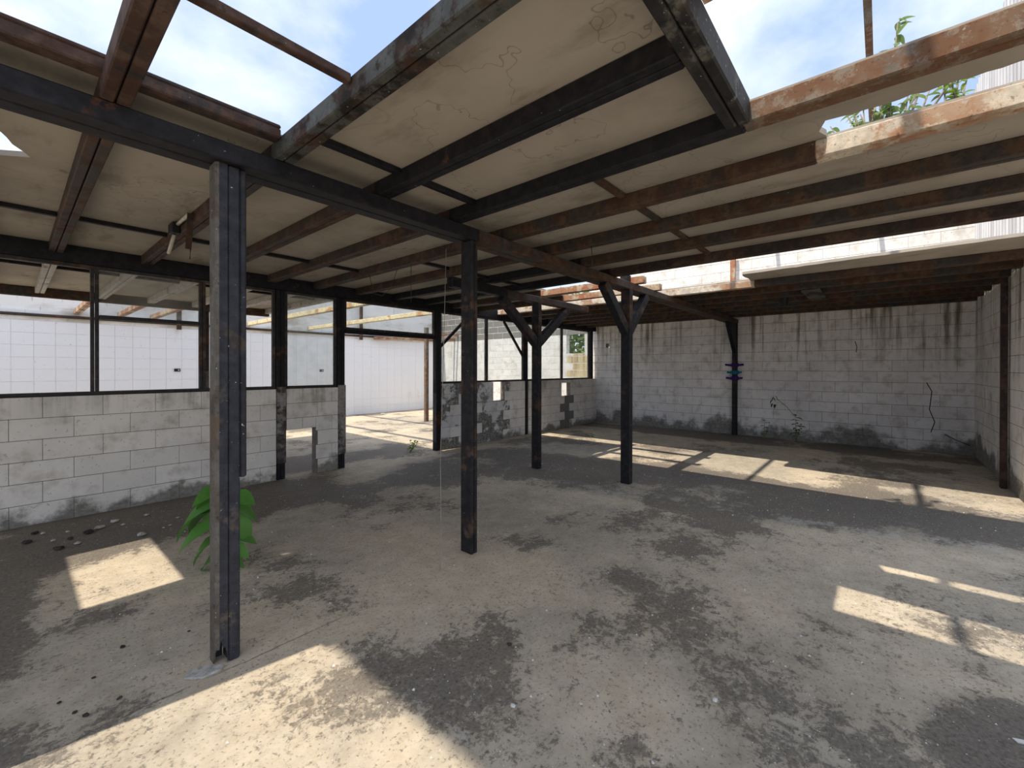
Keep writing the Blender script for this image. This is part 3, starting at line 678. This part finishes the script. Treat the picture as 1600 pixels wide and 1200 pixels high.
def plant(label, base, h, nleaf, L, m, spread=.1, lean=(0, 0), name='leafy_weed', seed=1, stems=1, wl=.42, cat='plant', zlo=.2):
    rn = random.Random(seed); t = thing(name, label, cat, base)
    for s_ in range(stems):
        a = rn.uniform(0, 6.28); sp = spread * (s_ > 0)
        hh = h * (1 if s_ == 0 else rn.uniform(.6, .95))
        pts = [Vector(base) + Vector(((lean[0] + sp * math.cos(a)) * q, (lean[1] + sp * math.sin(a)) * q, hh * q)) for q in (0, .25, .5, .75, 1)]
        sub('stem', MB().tube(pts, [.006 * (1 + h), .005 * (1 + h), .004 * (1 + h), .003, .002], 6), 'stem', t, smooth=True)
        kk = nleaf // stems
        for i in range(kk):
            q = zlo + (1 - zlo) * (i + .5) / kk; j = min(3, int(q * 4)); p = pts[j].lerp(pts[j + 1], q * 4 - j)
            leaf(t, p, i * 2.4 + rn.uniform(-.4, .4), rn.uniform(-.1, .7), L * rn.uniform(.7, 1.15), L * wl * rn.uniform(.8, 1.1), m)
    return t
# big leaved plant behind the front post: leaves spread towards both sides of the post
t = thing('broad_leaf_plant', 'bright green broad leaved plant growing behind the front post', 'plant', (.97, 3.62, 0))
bp = Vector((.97, 3.62, 0))
rvec = Vector((math.sin(YAW), -math.cos(YAW), 0))
sub('stem', MB().tube([bp, bp + Vector((.0, .0, .2)), bp + Vector((-.02, .01, .42)), bp + Vector((-.02, .02, .62))], [.012, .010, .007, .004], 6), 'stem', t, smooth=True)
sub('stem', MB().tube([bp + Vector((.02, -.03, 0)), bp + Vector((.06, -.06, .22)), bp + Vector((.08, -.09, .5))], [.009, .007, .004], 6), 'stem', t, smooth=True)
azl = math.atan2(-(-rvec.x), -rvec.y)      # azimuth whose local +Y points to the picture's left
for (z, s_, daz, el, L, W) in ((.62, -1, .2, -.5, .17, .06), (.58, -1, -.3, -.75, .27, .11), (.50, -1, .25, -.7, .30, .12), (.47, -1, -.1, -.55, .28, .10), (.36, -1, .5, -.6, .22, .10), (.40, -1, -.8, -.3, .17, .08), (.25, -1, .3, -.9, .2, .09),
                               (.56, 1, -.2, .1, .17, .10), (.50, 1, .4, -.5, .22, .09), (.42, 1, -.4, -.9, .22, .10), (.28, 1, .2, -.2, .17, .07), (.20, 1, -.3, -.3, .14, .07), (.12, -1, .1, -.6, .13, .09), (.10, 1, .5, -.5, .12, .08), (.62, -1, 1.6, .2, .15, .07), (.3, 1, 1.6, .0, .16, .07)):
    side = rvec * s_; az = math.atan2(-side.x, side.y) + daz
    p = bp + Vector((0, 0, z)) + side * (.03 if s_ < 0 else .06)
    leaf(t, p, az, el * (.55 if s_ < 0 else 1), L * (1.45 if s_ < 0 else 1.05), W * 1.5, 'leaf', .45, roll=s_ * .45)
plant('small bright green weed sprouting at the doorway threshold', (4.62, 6.36, 0), .20, 26, .10, 'leaf_light', .14, name='doorway_weed', seed=3, stems=4)
plant('tiny green weed alone on the sunlit floor near the far corner', (8.18, 4.73, 0), .10, 7, .08, 'leaf', .05, name='tiny_weed', seed=5)
plant('low dark weed by the back wall, left of the tall creeper', (10.45, 1.86, 0), .42, 12, .10, 'leaf_dark', .1, name='leafy_weed', seed=6, stems=2)
t = plant('dark creeper climbing the back wall right of the back post', (10.5, 1.30, 0), .55, 22, .12, 'leaf_dark', .12, name='wall_creeper', seed=8, stems=2, zlo=.3)
c0 = Vector((10.5, 1.30, .5)); c1 = Vector((10.62, 1.66, .86))
sub('stem', MB().tube([c0, c0.lerp(c1, .5) + Vector((0, 0, .04)), c1], .005, 5), 'stem', t, smooth=True)
for i in range(7): leaf(t, c1 + Vector((0, random.uniform(-.03, .08), random.uniform(-.15, .08))), random.uniform(0, 6.28), -.8, .1, .045, 'leaf_dark')
# shrubs growing on the roof boards
def shrub(label, base, branches, m, name, seed, L=.09):
    rn = random.Random(seed); t = thing(name, label, 'shrub', base); b = Vector(base); cnt = 0
    for (dx, dy, dz, nl) in branches:
        e_ = b + Vector((dx, dy, dz)); mid2 = b.lerp(e_, .5) + Vector((rn.uniform(-.05, .05), rn.uniform(-.05, .05), .04))
        sub('branch', MB().tube([b, mid2, e_], [.014, .010, .004], 6), 'wood', t, smooth=True)
        for i in range(nl):
            q = rn.uniform(.35, 1.03); p = b.lerp(mid2, q * 2) if q < .5 else mid2.lerp(e_, q * 2 - 1)
            leaf(t, p, rn.uniform(0, 6.28), rn.uniform(-.6, .8), L * rn.uniform(.7, 1.2), L * .45, m)
    return t
rn2 = random.Random(5)
br = [(.05, -.10, 1.40, 34), (.02, .02, 1.05, 14)] + [(rn2.uniform(-.12, .12), yy + rn2.uniform(-.03, .03), zz + rn2.uniform(-.05, .10), 11) for (yy, zz) in ((.30, .68), (.22, .80), (.15, .62), (.08, .85), (-.04, .74), (-.14, .90), (-.22, .70), (-.30, .82), (-.40, .78), (.34, .75), (.26, .66), (.18, .88), (.02, .64), (-.09, .80), (-.18, .62), (-.26, .92), (-.35, .70), (.10, .72), (.05, .95), (-.45, .86))]
shrub('leafy shrub on the roof showing through the torn roof hole', (4.35, -.02, ZT), br, 'leaf_tree', 'roof_shrub', 11, .085)
shrub('bright yellow green clump on the roof right of the shrub', (4.3, -.40, ZT), [(.05, -.05, .90, 40), (-.03, .04, .82, 36), (.02, -.08, .78, 30), (.0, .0, .86, 30)], 'leaf_light', 'roof_shrub', 12, .06)
for (y, x0, zf, lab) in ((.09, -3.0, -.06, 'long rusty bar high above the roof, seen end on against the sky'), (1.80, 2.40, ZT + .001, 'long rusty bar high above the roof, hidden behind the boards')):
    t = thing('overhead_bar', lab, 'bar', (x0 + .04, y, zf))
    sub('bar', MB().box(x0, XB + .1, y - .035, y + .035, 5.26, 5.33), 'rust', t, .004)
    sub('leg', MB().box(x0, x0 + .08, y - .04, y + .04, zf, 5.26), 'rust', t, .004)

# tree seen through the court window and trees further off
def tree(label, base, h, cr, ch, n_, m, seed):
    rn = random.Random(seed); t = thing('leafy_tree', label, 'tree', base); b = Vector(base)
    sub('trunk', MB().tube([b, b + Vector((.05, .05, h * .4)), b + Vector((0, .1, h * .75))], [.13, .10, .05], 8), 'wood', t, smooth=True)
    v = []; f = []
    for i in range(n_):
        while True:
            q = Vector((rn.uniform(-1, 1), rn.uniform(-1, 1), rn.uniform(-1, 1)))
            if .25 < q.length < 1: break
        c = b + Vector((q.x * cr, q.y * cr, h * .68 + q.z * ch)); s_ = rn.uniform(.06, .14)
        d1 = Vector((rn.uniform(-1, 1), rn.uniform(-1, 1), rn.uniform(-.6, .6))).normalized(); d2 = d1.cross(Vector((rn.uniform(-1, 1), rn.uniform(-1, 1), rn.uniform(-1, 1)))).normalized()
        k = len(v); v += [tuple(c - d1 * s_), tuple(c + d2 * s_ * .45), tuple(c + d1 * s_), tuple(c - d2 * s_ * .45)]; f.append((k, k + 1, k + 2, k + 3))
    me = bpy.data.meshes.new('foliage'); me.from_pydata(v, [], f); o = link('foliage', me, m, t); o.location = -b; o['kind'] = 'stuff'
    return t
tree('green tree outside the small opening in the court wall', (13.4, 8.6, -.06), 4.2, 1.7, 1.7, 5200, 'leaf_tree', 21)

# ------------------------------------------------------------------ rubble and litter
def rock_mesh(r, seed, flatn=.6):
    rn = random.Random(seed); bm = bmesh.new(); bmesh.ops.create_icosphere(bm, subdivisions=1, radius=r)
    for v in bm.verts: v.co *= rn.uniform(.65, 1.15); v.co.z *= flatn
    zm_ = min(v.co.z for v in bm.verts)
    for v in bm.verts: v.co.z -= zm_
    me = bpy.data.meshes.new('rock'); bm.to_mesh(me); bm.free(); return me
RK = []
for i in range(6):
    for m in ('rubble', 'rubble_dark', 'chip'):
        me = rock_mesh(1, i * 3 + 1); me.materials.append(M[m]); RK.append((m, me))
def rock(label, x, y, r, m, group, name='rubble_chunk', cat='rubble', fl=.7):
    me = random.choice([q for q in RK if q[0] == m])[1]
    o = bpy.data.objects.new(name, me); COL.objects.link(o); o.location = (x, y, 0); o.rotation_euler = (0, 0, random.uniform(0, 6.28)); o.scale = (r * random.uniform(.8, 1.4), r, r * fl)
    return tag(o, label, cat, group)
for (x, y, r) in ((.50, 5.50, .045), (.62, 5.62, .04), (.72, 4.98, .042), (.86, 5.62, .028), (.33, 5.15, .028), (.30, 5.60, .02), (.2, 5.4, .025), (.66, 5.45, .02), (1.05, 5.3, .018), (.15, 5.7, .03), (.95, 5.1, .015)):
    rock('pale grey concrete chunk among the rubble at the foot of the left wall', x, y, r, 'rubble', 'pale rubble by the left wall')
for (x, y, r) in ((.42, 5.42, .05), (.22, 5.12, .04), (.05, 5.5, .045), (.30, 5.35, .03), (.10, 5.75, .035)):
    rock('dark crumbled chunk among the rubble at the foot of the left wall', x, y, r, 'rubble_dark', 'dark rubble by the left wall')
for (x, y, r) in ((.10, 2.75, .012), (.14, 2.62, .013), (.17, 2.56, .014), (.28, 2.58, .013), (.35, 3.05, .014), (.62, 2.95, .010), (.22, 2.85, .010)):
    rock('small black crumb on the floor by the front sun patch', x, y, r, 'rubble_dark', 'black crumbs left of the front post')
for i, (x, y, r, lab) in enumerate(((2.03, .53, .018, 'white pebble on the bare floor at lower right'), (1.41, 1.20, .016, 'white paper thin flake on the floor at lower centre'), (1.62, .98, .008, 'tiny white pebble right of the lower centre flake'), (1.55, .62, .008, 'tiny white pebble at the bottom border'))):
    rock(lab, x, y, r, 'chip', None, 'white_pebble', 'pebble')
rock('dark red stone on the floor in front of the second post', 1.72, 1.49, .016, 'rubble_dark', None, 'dark_stone', 'stone')
t = ob('floor_plate', MB().prism([(.50, 2.50), (.56, 2.44), (.64, 2.44), (.66, 2.47), (.60, 2.53), (.53, 2.55)], 0, .012), 'rubble', None, .003)
tag(t, 'flat pale concrete pad at the foot of the front post', 'pad')
tag(ob('paper_scrap', MB().prism([(2.59, -0.45499999999999996), (2.61, -0.505), (2.635, -0.49999999999999994), (2.61, -0.44299999999999995)], .001, .004), 'chip'), 'white scrap of paper on the floor at the lower right corner', 'paper')
rock('white plastic litter lying at the foot of the tiled wall', 7.92, 12.38, .07, 'chip', None, 'plastic_litter', 'litter', .5)
tag(ob('dry_stick', MB().tube([(2.59, 1.125, 0.005), (2.52, 1.0450000000000002, 0.005)], .004, 5), 'cord'), 'thin pale stick lying on the floor right of the second post', 'stick')
# countless grit and paint flakes over the floor
rn = random.Random(99); v = []; f = []
for i in range(5200):
    if i < 3600 and True: x = rn.uniform(.2, 6.5); y = rn.uniform(-1.1, 5.9)
    else: x = rn.uniform(.3, 10.4); y = rn.uniform(-1.2, 9)
    if any(abs(x - a_) < .14 and abs(y - b_) < .14 for a_, b_ in ((.72, 4.98), (.50, 5.50), (.62, 5.62), (5.12, 3.905), (5.222, 2.5), (2.405, 2.525), (.68, 2.53))): x += .4
    s_ = rn.uniform(.0015, .0045) * (1 if rn.random() < .93 else 2.2); a = rn.uniform(0, 6.28); k = len(v)
    for j in range(3): v.append((x + s_ * math.cos(a + j * 2.1), y + s_ * math.sin(a + j * 2.1), .0005))
    v.append((x, y, s_ * .9 + .0005)); f += [(k, k + 1, k + 3), (k + 1, k + 2, k + 3), (k + 2, k, k + 3)]
me = bpy.data.meshes.new('floor_grit'); me.from_pydata(v, [], f)
tag(link('floor_grit', me, 'chip'), 'fine pale grit and paint flakes strewn over the floor', 'grit', kind='stuff')
